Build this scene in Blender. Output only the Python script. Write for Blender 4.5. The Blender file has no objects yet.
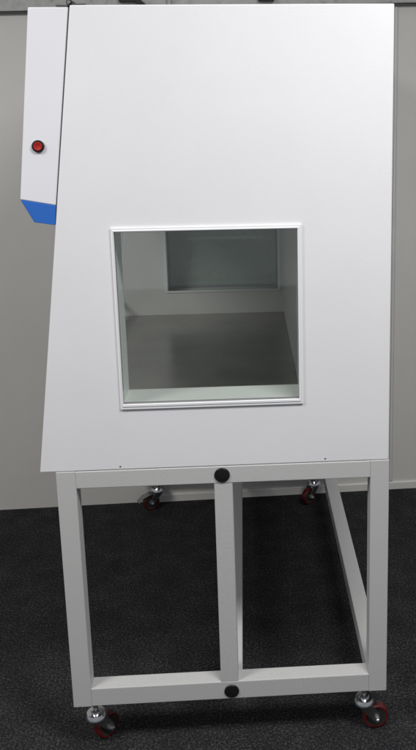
import bpy, bmesh, math, random
from mathutils import Vector, Matrix
random.seed(4)
S = bpy.context.scene
COL = S.collection
R = math.radians
ZF = -0.03          # carpet level

# ------------------------------------------------------------------ materials
def new_mat(name):
    m = bpy.data.materials.new(name); m.use_nodes = True
    nt = m.node_tree
    b = nt.nodes['Principled BSDF']
    return m, nt, b

def coords(nt):
    return nt.nodes.new('ShaderNodeTexCoord').outputs['Object']

def noise(nt, vec, scale, detail=3, rough=0.5):
    n = nt.nodes.new('ShaderNodeTexNoise')
    n.inputs['Scale'].default_value = scale
    n.inputs['Detail'].default_value = detail
    n.inputs['Roughness'].default_value = rough
    nt.links.new(vec, n.inputs['Vector'])
    return n.outputs['Fac']

def ramp(nt, fac, stops):
    r = nt.nodes.new('ShaderNodeValToRGB')
    e = r.color_ramp.elements
    e[0].position, e[0].color = stops[0][0], (*stops[0][1], 1)
    e[1].position, e[1].color = stops[-1][0], (*stops[-1][1], 1)
    for p, c in stops[1:-1]:
        x = e.new(p); x.color = (*c, 1)
    nt.links.new(fac, r.inputs['Fac'])
    return r.outputs['Color']

def bump(nt, b, h, strength, dist):
    n = nt.nodes.new('ShaderNodeBump')
    n.inputs['Strength'].default_value = strength
    n.inputs['Distance'].default_value = dist
    nt.links.new(h, n.inputs['Height'])
    nt.links.new(n.outputs['Normal'], b.inputs['Normal'])

def paint(name, c, rough=0.4, var=0.03, peel=0.25, scale=420, metal=0.0, spec=0.5):
    """powder coat / plain paint with faint mottling and orange peel"""
    m, nt, b = new_mat(name)
    v = coords(nt)
    lo = tuple(max(0, x*(1-var)) for x in c); hi = tuple(min(1, x*(1+var)) for x in c)
    nt.links.new(ramp(nt, noise(nt, v, 7, 5, 0.6), [(0.3, lo), (0.7, hi)]), b.inputs['Base Color'])
    b.inputs['Roughness'].default_value = rough
    b.inputs['Metallic'].default_value = metal
    b.inputs['Specular IOR Level'].default_value = spec
    if peel:
        bump(nt, b, noise(nt, v, scale, 2), peel, 0.0006)
    return m

def sheet(name, c):
    m, nt, b = new_mat(name)
    v = coords(nt)
    nt.links.new(ramp(nt, noise(nt, v, 5, 6, 0.65), [(0.3, tuple(x*0.975 for x in c)), (0.7, c)]), b.inputs['Base Color'])
    r = nt.nodes.new('ShaderNodeMapRange'); r.inputs['From Min'].default_value = 0.3; r.inputs['From Max'].default_value = 0.7
    r.inputs['To Min'].default_value = 0.30; r.inputs['To Max'].default_value = 0.52
    nt.links.new(noise(nt, v, 6, 7, 0.7), r.inputs['Value']); nt.links.new(r.outputs['Result'], b.inputs['Roughness'])
    b1 = nt.nodes.new('ShaderNodeBump'); b1.inputs['Strength'].default_value = 0.5; b1.inputs['Distance'].default_value = 0.006
    nt.links.new(noise(nt, v, 3.2, 1, 0.4), b1.inputs['Height'])
    b2 = nt.nodes.new('ShaderNodeBump'); b2.inputs['Strength'].default_value = 0.3; b2.inputs['Distance'].default_value = 0.0006
    nt.links.new(noise(nt, v, 330, 2), b2.inputs['Height']); nt.links.new(b1.outputs['Normal'], b2.inputs['Normal'])
    nt.links.new(b2.outputs['Normal'], b.inputs['Normal'])
    return m

def speckle(name, c, c2, rough, scale, peel):
    """textured powder coat with a fine grain"""
    m, nt, b = new_mat(name)
    v = coords(nt)
    nt.links.new(ramp(nt, noise(nt, v, scale, 4, 0.75), [(0.32, c2), (0.62, c)]), b.inputs['Base Color'])
    b.inputs['Roughness'].default_value = rough
    bump(nt, b, noise(nt, v, scale*1.3, 2), peel, 0.0008)
    return m

def metal(name, c, rough, scale=60, met=1.0):
    m, nt, b = new_mat(name)
    v = coords(nt)
    b.inputs['Metallic'].default_value = met
    nt.links.new(ramp(nt, noise(nt, v, scale, 4), [(0.3, tuple(x*0.85 for x in c)), (0.7, c)]), b.inputs['Base Color'])
    r = nt.nodes.new('ShaderNodeMapRange')
    r.inputs['To Min'].default_value = rough*0.8; r.inputs['To Max'].default_value = rough*1.3
    nt.links.new(noise(nt, v, scale*2, 3), r.inputs['Value'])
    nt.links.new(r.outputs['Result'], b.inputs['Roughness'])
    return m

def glass(name, tint, refl=1.0):
    """thin clear pane: tinted see-through with a fresnel reflection"""
    m = bpy.data.materials.new(name); m.use_nodes = True
    nt = m.node_tree; nt.nodes.clear()
    o = nt.nodes.new('ShaderNodeOutputMaterial')
    t = nt.nodes.new('ShaderNodeBsdfTransparent'); t.inputs['Color'].default_value = (*tint, 1)
    g = nt.nodes.new('ShaderNodeBsdfGlossy'); g.inputs['Roughness'].default_value = 0.03
    lw = nt.nodes.new('ShaderNodeLayerWeight')
    pw = nt.nodes.new('ShaderNodeMath'); pw.operation = 'POWER'; pw.inputs[1].default_value = 5
    nt.links.new(lw.outputs['Facing'], pw.inputs[0])
    f = nt.nodes.new('ShaderNodeMath'); f.operation = 'MULTIPLY_ADD'
    nt.links.new(pw.outputs[0], f.inputs[0]); f.inputs[1].default_value = 0.95*refl; f.inputs[2].default_value = 0.04*refl
    x = nt.nodes.new('ShaderNodeMixShader')
    nt.links.new(f.outputs[0], x.inputs[0]); nt.links.new(t.outputs[0], x.inputs[1]); nt.links.new(g.outputs[0], x.inputs[2])
    nt.links.new(x.outputs[0], o.inputs['Surface'])
    return m

M = {}
M['white'] = sheet('white_powder_coat', (0.81, 0.81, 0.84))
M['fascia'] = sheet('fascia_powder_coat', (0.80, 0.80, 0.85))
M['stand'] = speckle('stand_powder_coat', (0.58, 0.58, 0.58), (0.48, 0.48, 0.48), 0.5, 420, 0.5)
M['trim'] = paint('white_trim', (0.84, 0.84, 0.87), 0.3, 0.01, 0.0)
M['gasket'] = paint('grey_gasket', (0.25, 0.25, 0.26), 0.6, 0.05, 0.2)
M['liner'] = paint('inner_liner', (0.78, 0.77, 0.75), 0.45, 0.03, 0.15)
M['jamb'] = paint('jamb_white', (0.86, 0.90, 0.88), 0.4, 0.02, 0.1)
M['steel'] = metal('brushed_steel', (0.46, 0.455, 0.44), 0.22, 8, 0.55)
M['blue'] = paint('blue_trim', (0.022, 0.135, 0.53), 0.5, 0.08, 0.5, 600)
M['black'] = paint('black_plastic', (0.008, 0.008, 0.009), 0.45, 0.1, 0.3, 500)
M['dark'] = paint('dark_steel', (0.09, 0.086, 0.09), 0.4, 0.1, 0.2)
M['chrome'] = metal('chrome', (0.74, 0.74, 0.76), 0.19, 80)
M['zinc'] = metal('zinc_plate', (0.42, 0.42, 0.42), 0.3, 90)
M['red'] = paint('red_polyurethane', (0.10, 0.008, 0.009), 0.35, 0.15, 0.2)
M['hub'] = paint('dark_hub', (0.03, 0.028, 0.026), 0.45, 0.15, 0.2)
M['button'] = paint('red_lens', (0.40, 0.018, 0.015), 0.32, 0.15, 0.0)
M['glass'] = glass('window_glass', (0.974, 0.984, 0.978), 2.2)
M['sash'] = glass('sash_glass', (0.97, 0.985, 0.98), 0.8)
def dusty(name):
    m, nt, b = new_mat(name)
    v = coords(nt)
    nt.links.new(ramp(nt, noise(nt, v, 34, 8, 0.72), [(0.30, (0.20, 0.195, 0.185)), (0.42, (0.44, 0.44, 0.42)), (0.75, (0.56, 0.56, 0.54))]), b.inputs['Base Color'])
    b.inputs['Roughness'].default_value = 0.7
    bump(nt, b, noise(nt, v, 150, 3), 0.4, 0.001)
    return m
M['trunk'] = dusty('dusty_trunking')
M['alu'] = paint('joint_strip_grey', (0.58, 0.58, 0.56), 0.4, 0.04, 0.1)
M['pipe'] = paint('pale_pipe', (0.42, 0.43, 0.42), 0.45, 0.05, 0.1)

def wall_mat():
    m, nt, b = new_mat('painted_wall_panel')
    v = coords(nt)
    nt.links.new(ramp(nt, noise(nt, v, 2.2, 6, 0.62), [(0.25, (0.66, 0.64, 0.605)), (0.75, (0.73, 0.71, 0.68))]), b.inputs['Base Color'])
    b.inputs['Roughness'].default_value = 0.55
    bump(nt, b, noise(nt, v, 160, 3), 0.25, 0.001)
    return m
M['wall'] = wall_mat()
M['base'] = paint('skirting_paint', (0.72, 0.705, 0.67), 0.5, 0.06, 0.2)

def carpet_mat():
    m, nt, b = new_mat('charcoal_loop_carpet')
    v = coords(nt)
    vo = nt.nodes.new('ShaderNodeTexVoronoi'); vo.inputs['Scale'].default_value = 230
    vo.inputs['Randomness'].default_value = 1.0
    nt.links.new(v, vo.inputs['Vector'])
    n1 = noise(nt, v, 140, 7, 0.86)
    n2 = noise(nt, v, 9, 4, 0.6)
    a = nt.nodes.new('ShaderNodeMath'); a.operation = 'MULTIPLY_ADD'
    nt.links.new(n2, a.inputs[0]); a.inputs[1].default_value = 0.12
    nt.links.new(n1, a.inputs[2])
    col = ramp(nt, a.outputs[0], [(0.40, (0.005, 0.005, 0.006)), (0.565, (0.019, 0.019, 0.021)), (0.70, (0.115, 0.115, 0.12))])
    nt.links.new(col, b.inputs['Base Color'])
    b.inputs['Roughness'].default_value = 0.95
    b.inputs['Specular IOR Level'].default_value = 0.15
    s = nt.nodes.new('ShaderNodeMath'); s.operation = 'SUBTRACT'
    nt.links.new(n1, s.inputs[0]); nt.links.new(vo.outputs['Distance'], s.inputs[1])
    bump(nt, b, s.outputs[0], 0.55, 0.005)
    return m
M['carpet'] = carpet_mat()

def veiled_glass():  # haze painted in as a pale diffuse veil, to brighten the far pane
    m = glass('veiled_glass', (0.93, 0.965, 0.945), 1.6)
    nt = m.node_tree
    o = [n for n in nt.nodes if n.type == 'OUTPUT_MATERIAL'][0]
    src = o.inputs['Surface'].links[0].from_socket
    d = nt.nodes.new('ShaderNodeBsdfDiffuse'); d.inputs['Color'].default_value = (0.60, 0.70, 0.63, 1)
    x = nt.nodes.new('ShaderNodeMixShader')
    r = nt.nodes.new('ShaderNodeMapRange'); r.inputs['To Min'].default_value = 0.28; r.inputs['To Max'].default_value = 0.38
    nt.links.new(noise(nt, coords(nt), 9, 5, 0.6), r.inputs['Value'])
    nt.links.new(r.outputs['Result'], x.inputs[0]); nt.links.new(src, x.inputs[1]); nt.links.new(d.outputs[0], x.inputs[2])
    nt.links.new(x.outputs[0], o.inputs['Surface'])
    return m
M['veiled_glass'] = veiled_glass()

# ------------------------------------------------------------------ geometry helpers
def link(name, bm, mat, parent=None, bevel=0.0, smooth=False, segs=2, along=None):
    if bevel:
        bmesh.ops.remove_doubles(bm, verts=bm.verts, dist=1e-6)
        bmesh.ops.recalc_face_normals(bm, faces=bm.faces)
        ed = [e for e in bm.edges if len(e.link_faces) == 2 and e.calc_face_angle(0) > 0.3
              and (along is None or abs((e.verts[0].co-e.verts[1].co).normalized()[along]) > 0.9)]
        bmesh.ops.bevel(bm, geom=ed, offset=bevel, segments=segs, profile=0.5, affect='EDGES', clamp_overlap=True)
    bmesh.ops.recalc_face_normals(bm, faces=bm.faces)
    me = bpy.data.meshes.new(name); bm.to_mesh(me); bm.free()
    me.materials.append(M[mat])
    if smooth:
        for p in me.polygons: p.use_smooth = True
        me.set_sharp_from_angle(angle=R(35))
    o = bpy.data.objects.new(name, me); COL.objects.link(o)
    if parent: o.parent = parent
    return o

def box(bm, a, b):
    vs = [bm.verts.new((x, y, z)) for x in (a[0], b[0]) for y in (a[1], b[1]) for z in (a[2], b[2])]
    for f in ((0, 1, 3, 2), (4, 6, 7, 5), (0, 4, 5, 1), (2, 3, 7, 6), (0, 2, 6, 4), (1, 5, 7, 3)):
        bm.faces.new([vs[i] for i in f])
    return bm

def B(a, b): return box(bmesh.new(), a, b)

def prism(pts, y0, y1, bm=None):
    """outline in XZ swept along Y"""
    bm = bm or bmesh.new()
    f = [bm.verts.new((x, y0, z)) for x, z in pts]; g = [bm.verts.new((x, y1, z)) for x, z in pts]
    bm.faces.new(f); bm.faces.new(g[::-1])
    n = len(pts)
    for i in range(n):
        bm.faces.new((f[i], g[i], g[(i+1) % n], f[(i+1) % n]))
    return bm

def ring(outer, inner, y0, y1, bm=None):
    """plate with a hole; both outlines four points in the same order"""
    bm = bm or bmesh.new()
    V = {}
    for k, pts in (('o', outer), ('i', inner)):
        for y in (y0, y1):
            V[k, y] = [bm.verts.new((x, y, z)) for x, z in pts]
    for i in range(4):
        j = (i+1) % 4
        for y in (y0, y1):
            bm.faces.new((V['o', y][i], V['o', y][j], V['i', y][j], V['i', y][i]))
        for k in 'oi':
            bm.faces.new((V[k, y0][i], V[k, y0][j], V[k, y1][j], V[k, y1][i]))
    return bm

def rect(x0, x1, z0, z1): return [(x0, z0), (x1, z0), (x1, z1), (x0, z1)]

def lathe(prof, axis='Z', n=32, loc=(0, 0, 0), bm=None, closed=False):
    bm = bm or bmesh.new()
    rings = []
    for r, h in prof:
        row = []
        for k in range(n):
            a = 2*math.pi*k/n
            c, s = r*math.cos(a), r*math.sin(a)
            p = (c, s, h) if axis == 'Z' else ((c, h, s) if axis == 'Y' else (h, c, s))
            row.append(bm.verts.new(Vector(p) + Vector(loc)))
        rings.append(row)
    for a, b in zip(rings, rings[1:] + ([rings[0]] if closed else [])):
        for k in range(n):
            bm.faces.new((a[k], a[(k+1) % n], b[(k+1) % n], b[k]))
    if not closed:
        bm.faces.new(rings[0]); bm.faces.new(rings[-1])
    return bm

def thing(name, label, cat, loc=(0, 0, 0), rz=0.0, group=None):
    o = bpy.data.objects.new(name, None); COL.objects.link(o)
    o.location = loc; o.rotation_euler = (0, 0, rz)
    o.empty_display_size = 0.1
    o['label'] = label; o['category'] = cat
    if group: o['group'] = group
    return o

def tag(o, label, cat, group=None):
    o['label'] = label; o['category'] = cat
    if group: o['group'] = group
    return o

# ------------------------------------------------------------------ setting
bm = bmesh.new()
bmesh.ops.create_grid(bm, x_segments=1, y_segments=1, size=6)
fl = link('floor', bm, 'carpet'); fl['kind'] = 'structure'; fl.location.z = ZF

WA = R(1.843); WO = Vector((-0.621, 1.467, 0))
wall = thing('wall', 'plain grey painted wall rising behind the white cabinet from the carpet', 'wall', WO, WA)
link('wall_panel', B((-4.5, 0.0, -0.06), (1.7660, 0.10, 3.0)), 'wall', wall)
link('wall_panel', B((1.7835, 0.0, -0.06), (6.0, 0.10, 3.0)), 'wall', wall)
link('joint_strip', B((1.7664, -0.0015, 0.008), (1.7830, 0.10, 3.0)), 'alu', wall, 0.001)
link('joint_strip', B((1.7705, -0.005, 0.008), (1.7775, -0.0018, 3.0)), 'base', wall, 0.0015)
sk = prism([(-0.010, ZF), (0.0, ZF), (0.0, 0.006), (-0.006, 0.006), (-0.009, 0.002)], 0.0, 3.72)
sk.transform(Matrix.Translation((4.4, 0, 0)) @ Matrix.Rotation(R(90), 4, 'Z'))
link('skirting', sk, 'base', wall, 0.001)

# cable trunking above the wall panels
trk = thing('cable_trunking', 'dusty grey trunking beam running along the top of the wall above the cabinet', 'trunking',
            WO + Matrix.Rotation(WA, 3, 'Z') @ Vector((0.177, 0, 2.090)), WA)
trk.rotation_euler = (0, R(-1.10), WA)
link('trunking_body', B((-3.2, -0.035, 0.012), (4.2, -0.002, 0.16)), 'trunk', trk, 0.003)
link('shadow_strip', B((-3.2, -0.022, 0.0045), (4.2, -0.002, 0.0110)), 'dark', trk, 0.002)  # dark strip drawn as the shadow line below the trunking
def on_trunk(s, h, depth=-0.036):
    return WO + Matrix.Rotation(WA, 3, 'Z') @ Vector((s, depth, h))
br = thing('bracket', 'black hooked cable bracket on the grey trunking above the cabinet', 'bracket', on_trunk(0.65, 2.126), WA)
link('bracket_plate', B((0, -0.022, 0.008), (0.062, 0, 0.07)), 'black', br, 0.003)
link('hook', prism([(0.060, 0.006), (0.060, 0.020), (0.084, 0.018), (0.104, 0.0), (0.118, -0.016), (0.108, -0.020), (0.092, -0.004)], -0.018, -0.004), 'black', br, 0.002)
pp = tag(link('conduit', lathe([(0.0085, -0.1), (0.0085, 0.12)], 'Z', 20), 'pipe', None, 0, True), 'pale grey round conduit dropping over the trunking above the cabinet', 'conduit')
pp.location = on_trunk(0.846, 2.138, -0.046)
jx = thing('junction_box', 'small black box fixed on the grey trunking above the cabinet', 'junction box', on_trunk(1.20, 2.136), WA)
link('housing', B((0, -0.024, 0), (0.064, 0, 0.06)), 'black', jx, 0.003)
link('lid', B((0.004, -0.028, 0.004), (0.060, -0.0242, 0.056)), 'dark', jx, 0.001)

# ------------------------------------------------------------------ rolling stand
W = 1.42                                                   # length of the cabinet along Y
WS = 1.455                                                 # length of the stand along Y
T = 0.05
st = thing('rolling_stand', 'pale grey square tube stand on red castors carrying the white cabinet', 'stand')
ZB, ZT = 0.11, 0.807
for y0 in (0.0, WS-T):
    for x0 in (0.0, 0.87-T):
        link('leg', B((x0, y0, ZB), (x0+T, y0+T, ZT)), 'stand', st, 0.0013)
    link('top_rail', B((T+0.0004, y0+0.0004, ZT-T+0.002), (0.87-T-0.0004, y0+T, ZT-0.0004)), 'stand', st, 0.0022, along=0)
    link('bottom_rail', B((T+0.0004, y0+0.0004, ZB+0.0004), (0.87-T-0.0004, y0+T, ZB+T+0.005)), 'stand', st, 0.0022, along=0)
    link('centre_post', B((0.4065, y0+0.001, ZB+T+0.0055), (0.4550, y0+T-0.001, ZT-T+0.0015)), 'stand', st, 0.0022, along=2)
link('long_rail', B((0.87-T, T+0.0005, ZB+0.0006), (0.8696, WS-T-0.0005, ZB+T)), 'stand', st, 0.0022, along=1)
link('long_rail', B((0.87-T, T+0.0005, ZT-T), (0.8696, WS-T-0.0005, ZT-0.0006)), 'stand', st, 0.0022, along=1)
link('long_rail', B((0.0004, T+0.0005, ZT-T), (T, WS-T-0.0005, ZT-0.0006)), 'stand', st, 0.0022, along=1)
link('long_rail', B((0.4085, T+0.0005, ZB+0.0006), (0.4660, WS-T-0.0005, ZB+T)), 'stand', st, 0.0022, along=1)
for x, z in ((0.428, 0.7825), (0.4355, 0.135)):
    link('hole_plug', lathe([(0.0205, 0.0004), (0.0205, -0.0012), (0.0190, -0.0030), (0.012, -0.0038), (0.002, -0.004)], 'Y', 40, (x, 0, z)), 'black', st, 0, True)

def make_caster(loc, ang, pedal=False):
    """swivel castor, wheel trailing along local +X"""
    c = link('caster', lathe([(0.0075, 0.0538), (0.0075, 0.024), (0.014, 0.0235), (0.015, 0.014), (0.025, 0.013), (0.0300, 0.006),
                              (0.0312, 0.000), (0.028, -0.0045), (0.021, -0.007), (0.010, -0.008)], 'Z', 36), 'chrome', st, 0, True)
    c.location = loc; c.rotation_euler = (0, 0, ang)
    tr, zc = 0.034, -0.0492                               # wheel centre below the race
    fk = bmesh.new()
    for s in (-1, 1):
        y0, y1 = s*0.0175, s*0.0200
        pts = [(-0.018, -0.006), (0.022, -0.006), (0.040, zc+0.016), (0.047, zc+0.004), (0.046, zc-0.006), (0.036, zc-0.012), (0.025, zc-0.009), (-0.004, -0.022)]
        prism(pts, min(y0, y1), max(y0, y1), fk)
    box(fk, (-0.016, -0.0172, -0.0088), (0.020, 0.0172, -0.0065))
    link('fork', fk, 'zinc', c, 0.0008)
    wz = (tr, 0, zc)
    link('tyre', lathe([(0.0285, -0.0120), (0.0300, -0.0125), (0.0335, -0.0125), (0.0362, -0.0100), (0.0370, -0.004), (0.0370, 0.004), (0.0362, 0.0100), (0.0335, 0.0125), (0.0300, 0.0125), (0.0285, 0.0120)], 'Y', 44, wz, None, True), 'red', c, 0, True)
    link('hub', lathe([(0.006, -0.0145), (0.013, -0.0145), (0.0150, -0.0108), (0.0255, -0.0108), (0.0286, -0.0118), (0.0286, 0.0118), (0.0255, 0.0108), (0.0150, 0.0108), (0.013, 0.0145), (0.006, 0.0145)], 'Y', 36, wz), 'hub', c, 0, True)
    for s in (-1, 1):
        link('axle_nut', lathe([(0.0092, s*0.0202), (0.0092, s*0.0262), (0.0055, s*0.0266), (0.0055, s*0.0310), (0.003, s*0.0320)], 'Y', 6, wz), 'chrome', c)
    if pedal:
        pb = prism([(0.016, -0.009), (0.040, -0.008), (0.072, -0.018), (0.094, -0.036), (0.094, -0.039), (0.070, -0.021), (0.040, -0.011), (0.016, -0.012)], -0.017, 0.017)
        link('brake_pedal', pb, 'zinc', c, 0.0008)
    return c
ZR = 0.0562
make_caster((0.053, 0.030, ZR), R(50))
make_caster((0.811, 0.030, ZR), R(6))
make_caster((0.088, 1.430, ZR), R(205), True)
make_caster((0.786, 1.432, ZR), R(222))

# ------------------------------------------------------------------ cabinet
cb = thing('fume_cabinet', 'white sheet metal laboratory fume cabinet with square side window on the rolling stand', 'cabinet', (0, 0, 0))
H, Z0 = 1.9605, 0.8076
TF = 0.145; TW = 0.135                                                 # side wall thickness
XB, XT, XR = -0.0400, 0.1130, 0.8690
wx0, wx1, wz0, wz1 = 0.1800, 0.6390, 0.9790, 1.4360        # window opening in the wall
def side_outline(): return [(XB, Z0), (XR, Z0), (XR, H), (XT, H)]
def slope(z): return XB + (XT-XB)*(z-Z0)/(H-Z0)
for nm, y0, y1 in (('side_wall', 0.0015, 0.0135), ('side_wall', W-0.0135, W-0.0015)):
    link(nm, ring(side_outline(), rect(wx0, wx1, wz0, wz1), y0, y1), 'white', cb, 0.0025)
# inner skins and window jambs
ins = [(slope(0.83)+0.013, 0.83), (0.8550, 0.83), (0.8550, 1.948), (slope(1.948)+0.013, 1.948)]
link('inner_skin', ring(ins, rect(wx0, wx1, wz0, wz1), TW-0.004, TW), 'liner', cb)
link('inner_skin', ring(ins, rect(wx0+0.004, wx1-0.004, wz0+0.012, wz1), W-TF, W-TF+0.004), 'liner', cb)
for y0, y1 in ((0.014, TW-0.0045), (W-TF+0.0045, W-0.014)):
    link('window_jamb', ring(rect(wx0-0.008, wx1+0.008, wz0-0.008, wz1+0.008), rect(wx0+0.0004, wx1-0.0004, wz0+0.0004, wz1-0.0004), y0, y1), 'jamb', cb)
    # closing strips of the hollow wall along the sloped front
    link('front_edge', prism([(slope(Z0+0.02)+0.002, Z0+0.02), (slope(Z0+0.02)+0.012, Z0+0.02), (slope(1.95)+0.012, 1.95), (slope(1.95)+0.002, 1.95)], y0, y1), 'white', cb)

def window(y, s):
    """trim ring with a glass pane; s = -1 towards the camera side, +1 the far side"""
    f = link('window_frame', ring(rect(0.1762, 0.6432, 0.9735, 1.4405), rect(0.1836, 0.6332, 0.9870, 1.4314), min(y, y+s*0.005), max(y, y+s*0.0025)), 'trim', cb, 0.0009)
    a, b = sorted((y+s*0.0002, y+s*0.0065))
    link('lip', ring(rect(0.1812, 0.6382, 0.9800, 1.4355), rect(0.1838, 0.6330, 0.9872, 1.4312), a, b), 'trim', f, 0.0016)
    a, b = sorted((y-s*0.0004, y-s*0.010))
    link('gasket', ring(rect(0.1800+0.001, 0.6390-0.001, 0.9800, 1.4350), rect(0.1842, 0.6324, 0.9884, 1.4296), a, b), 'gasket', f)
    a, b = sorted((y-s*0.003, y-s*0.0075))
    link('pane', B((0.1843, a, 0.9885), (0.6323, b, 1.4295)), 'glass' if s < 0 else 'veiled_glass', f)
    return f
window(0.0015, -1)
window(W-0.0015, 1)
# trim round the openings on the inside
for y0, y1, dz in ((W-TF-0.004, W-TF-0.0003, 0.012),):
    link('inner_trim', ring(rect(0.1790, 0.6425, 0.9770+dz, 1.4405), rect(0.1875, 0.6330, 0.9860+dz, 1.4325), y0, y1), 'trim', cb, 0.001)

YI0, YI1 = TW+0.0005, W-TF-0.0005
zf = 0.899
link('work_surface', B((-0.005, YI0, zf-0.012), (0.6545, YI1, zf)), 'steel', cb, 0.002)
link('inner_back_panel', B((0.6550, YI0, 0.835), (0.6650, YI1, 1.52)), 'liner', cb)
link('inner_ceiling', B((slope(1.52)+0.03, YI0, 1.522), (0.850, YI1, 1.530)), 'liner', cb)
link('back_panel', B((0.8570, 0.014, Z0+0.002), (0.8680, W-0.014, H-0.002)), 'white', cb, 0.001)
link('top_panel', B((XT+0.002, 0.014, H-0.014), (0.8560, W-0.014, H-0.001)), 'white', cb)
link('bottom_panel', B((XB+0.008, 0.014, Z0+0.0005), (0.8560, W-0.014, Z0+0.014)), 'white', cb)
link('front_lip', prism([(slope(0.825)+0.004, 0.825), (slope(0.825)+0.02, 0.825), (slope(0.884)+0.02, 0.884), (slope(0.884)+0.004, 0.884)], YI0, YI1), 'steel', cb, 0.002)
sh = link('sash', prism([(slope(0.98)+0.004, 0.98), (slope(0.98)+0.009, 0.98), (slope(1.51)+0.009, 1.51), (slope(1.51)+0.004, 1.51)], YI0, YI1), 'sash', cb)
link('handle', prism([(slope(0.965)+0.001, 0.966), (slope(0.965)+0.012, 0.966), (slope(0.98)+0.012, 0.9796), (slope(0.98)+0.001, 0.9796)], YI0, YI1), 'trim', sh, 0.002)
# control fascia hung in front of the sash
fa = link('control_fascia', prism([(0.0180, 1.9560), (-0.0340, 1.5140), (slope(1.4985)-0.0028, 1.4985), (slope(1.9560)-0.0034, 1.9560)], 0.0012, W-0.0012), 'fascia', cb, 0.0022)
link('fascia_base', prism([(-0.0335, 1.5134), (slope(1.4980)-0.0020, 1.4979), (slope(1.4505)-0.0012, 1.4505), (-0.0050, 1.4585)], 0.0010, W-0.0010), 'blue', cb, 0.0012)
link('seam_gasket', prism([(slope(1.955)-0.0032, 1.9545), (slope(1.455)-0.0032, 1.455), (slope(1.455)+0.006, 1.455), (slope(1.955)+0.006, 1.9545)], 0.0050, W-0.0050), 'dark', cb)
bz = link('power_button', lathe([(0.0146, 0.0012), (0.0146, -0.0030), (0.0134, -0.0046), (0.0116, -0.0048), (0.0108, -0.0030), (0.002, -0.0030)], 'Y', 40, (0.0185, 0, 1.640)), 'black', fa, 0, True)
lens = link('lens', lathe([(0.0104, -0.0028), (0.0104, -0.0052), (0.0094, -0.0064), (0.0078, -0.0062), (0.0050, -0.0050), (0.0015, -0.0046)], 'Y', 32, (0.0185, 0, 1.640)), 'button', bz, 0, True)
# hinge on the roof over the seam
hg = link('hinge', box(B((0.0810, 0.004, 1.9572), (0.1080, 0.06, 1.9610)), (0.1170, 0.004, 1.9612), (0.1480, 0.06, 1.9640)), 'dark', cb, 0.0006)
link('knuckle', lathe([(0.0068, 0.0035), (0.0068, 0.0600)], 'Y', 28, (0.1120, 0, 1.9665)), 'black', hg, 0, True)
link('hinge_pin', lathe([(0.0042, 0.0032), (0.0042, 0.0005), (0.0030, -0.0008), (0.001, -0.0012)], 'Y', 24, (0.1120, 0, 1.9665)), 'chrome', hg, 0, True)
for x, z in ((0.166, 0.8170), (0.700, 0.8175)):
    link('screw', lathe([(0.0022, 0.0015), (0.0022, 0.0006), (0.001, -0.0002)], 'Y', 16, (x, 0, z)), 'zinc', cb, 0, True)

# ------------------------------------------------------------------ light
w = bpy.data.worlds.new('World'); S.world = w; w.use_nodes = True
bg = w.node_tree.nodes['Background']
bg.inputs['Color'].default_value = (0.90, 0.95, 1.0, 1); bg.inputs['Strength'].default_value = 0.28
def lamp(name, loc, tgt, sx, sy, power, col):
    l = bpy.data.lights.new(name, 'AREA'); l.shape = 'RECTANGLE'; l.size = sx; l.size_y = sy; l.energy = power; l.color = col
    o = bpy.data.objects.new(name, l); COL.objects.link(o)
    o.location = loc
    o.rotation_euler = (Vector(tgt)-Vector(loc)).to_track_quat('-Z', 'Y').to_euler()
    return o
lamp('ceiling_panel', (1.35, -1.22, 2.95), (1.35, -1.22, 0), 1.2, 0.6, 58, (1.0, 0.985, 0.96))
lamp('ceiling_panel', (-1.45, -1.22, 2.95), (-1.45, -1.22, 0), 1.2, 0.6, 58, (1.0, 0.975, 0.94))

# ------------------------------------------------------------------ camera
cam = bpy.data.cameras.new('camera'); co = bpy.data.objects.new('camera', cam); COL.objects.link(co)
co.location = (0.50278, -2.02499, 1.72890)
co.rotation_euler = (1.361263, 0.011752, -0.064010)
cam.sensor_fit = 'VERTICAL'; cam.sensor_height = 24
cam.lens = 24*827.6585/750
cam.shift_x = -87.664/750; cam.shift_y = -94.028/750
cam.clip_end = 100
S.camera = co
S.view_settings.view_transform = 'Standard'; S.view_settings.look = 'None'
S.view_settings.exposure = 0; S.view_settings.gamma = 1
S.render.resolution_x = 568; S.render.resolution_y = 1024
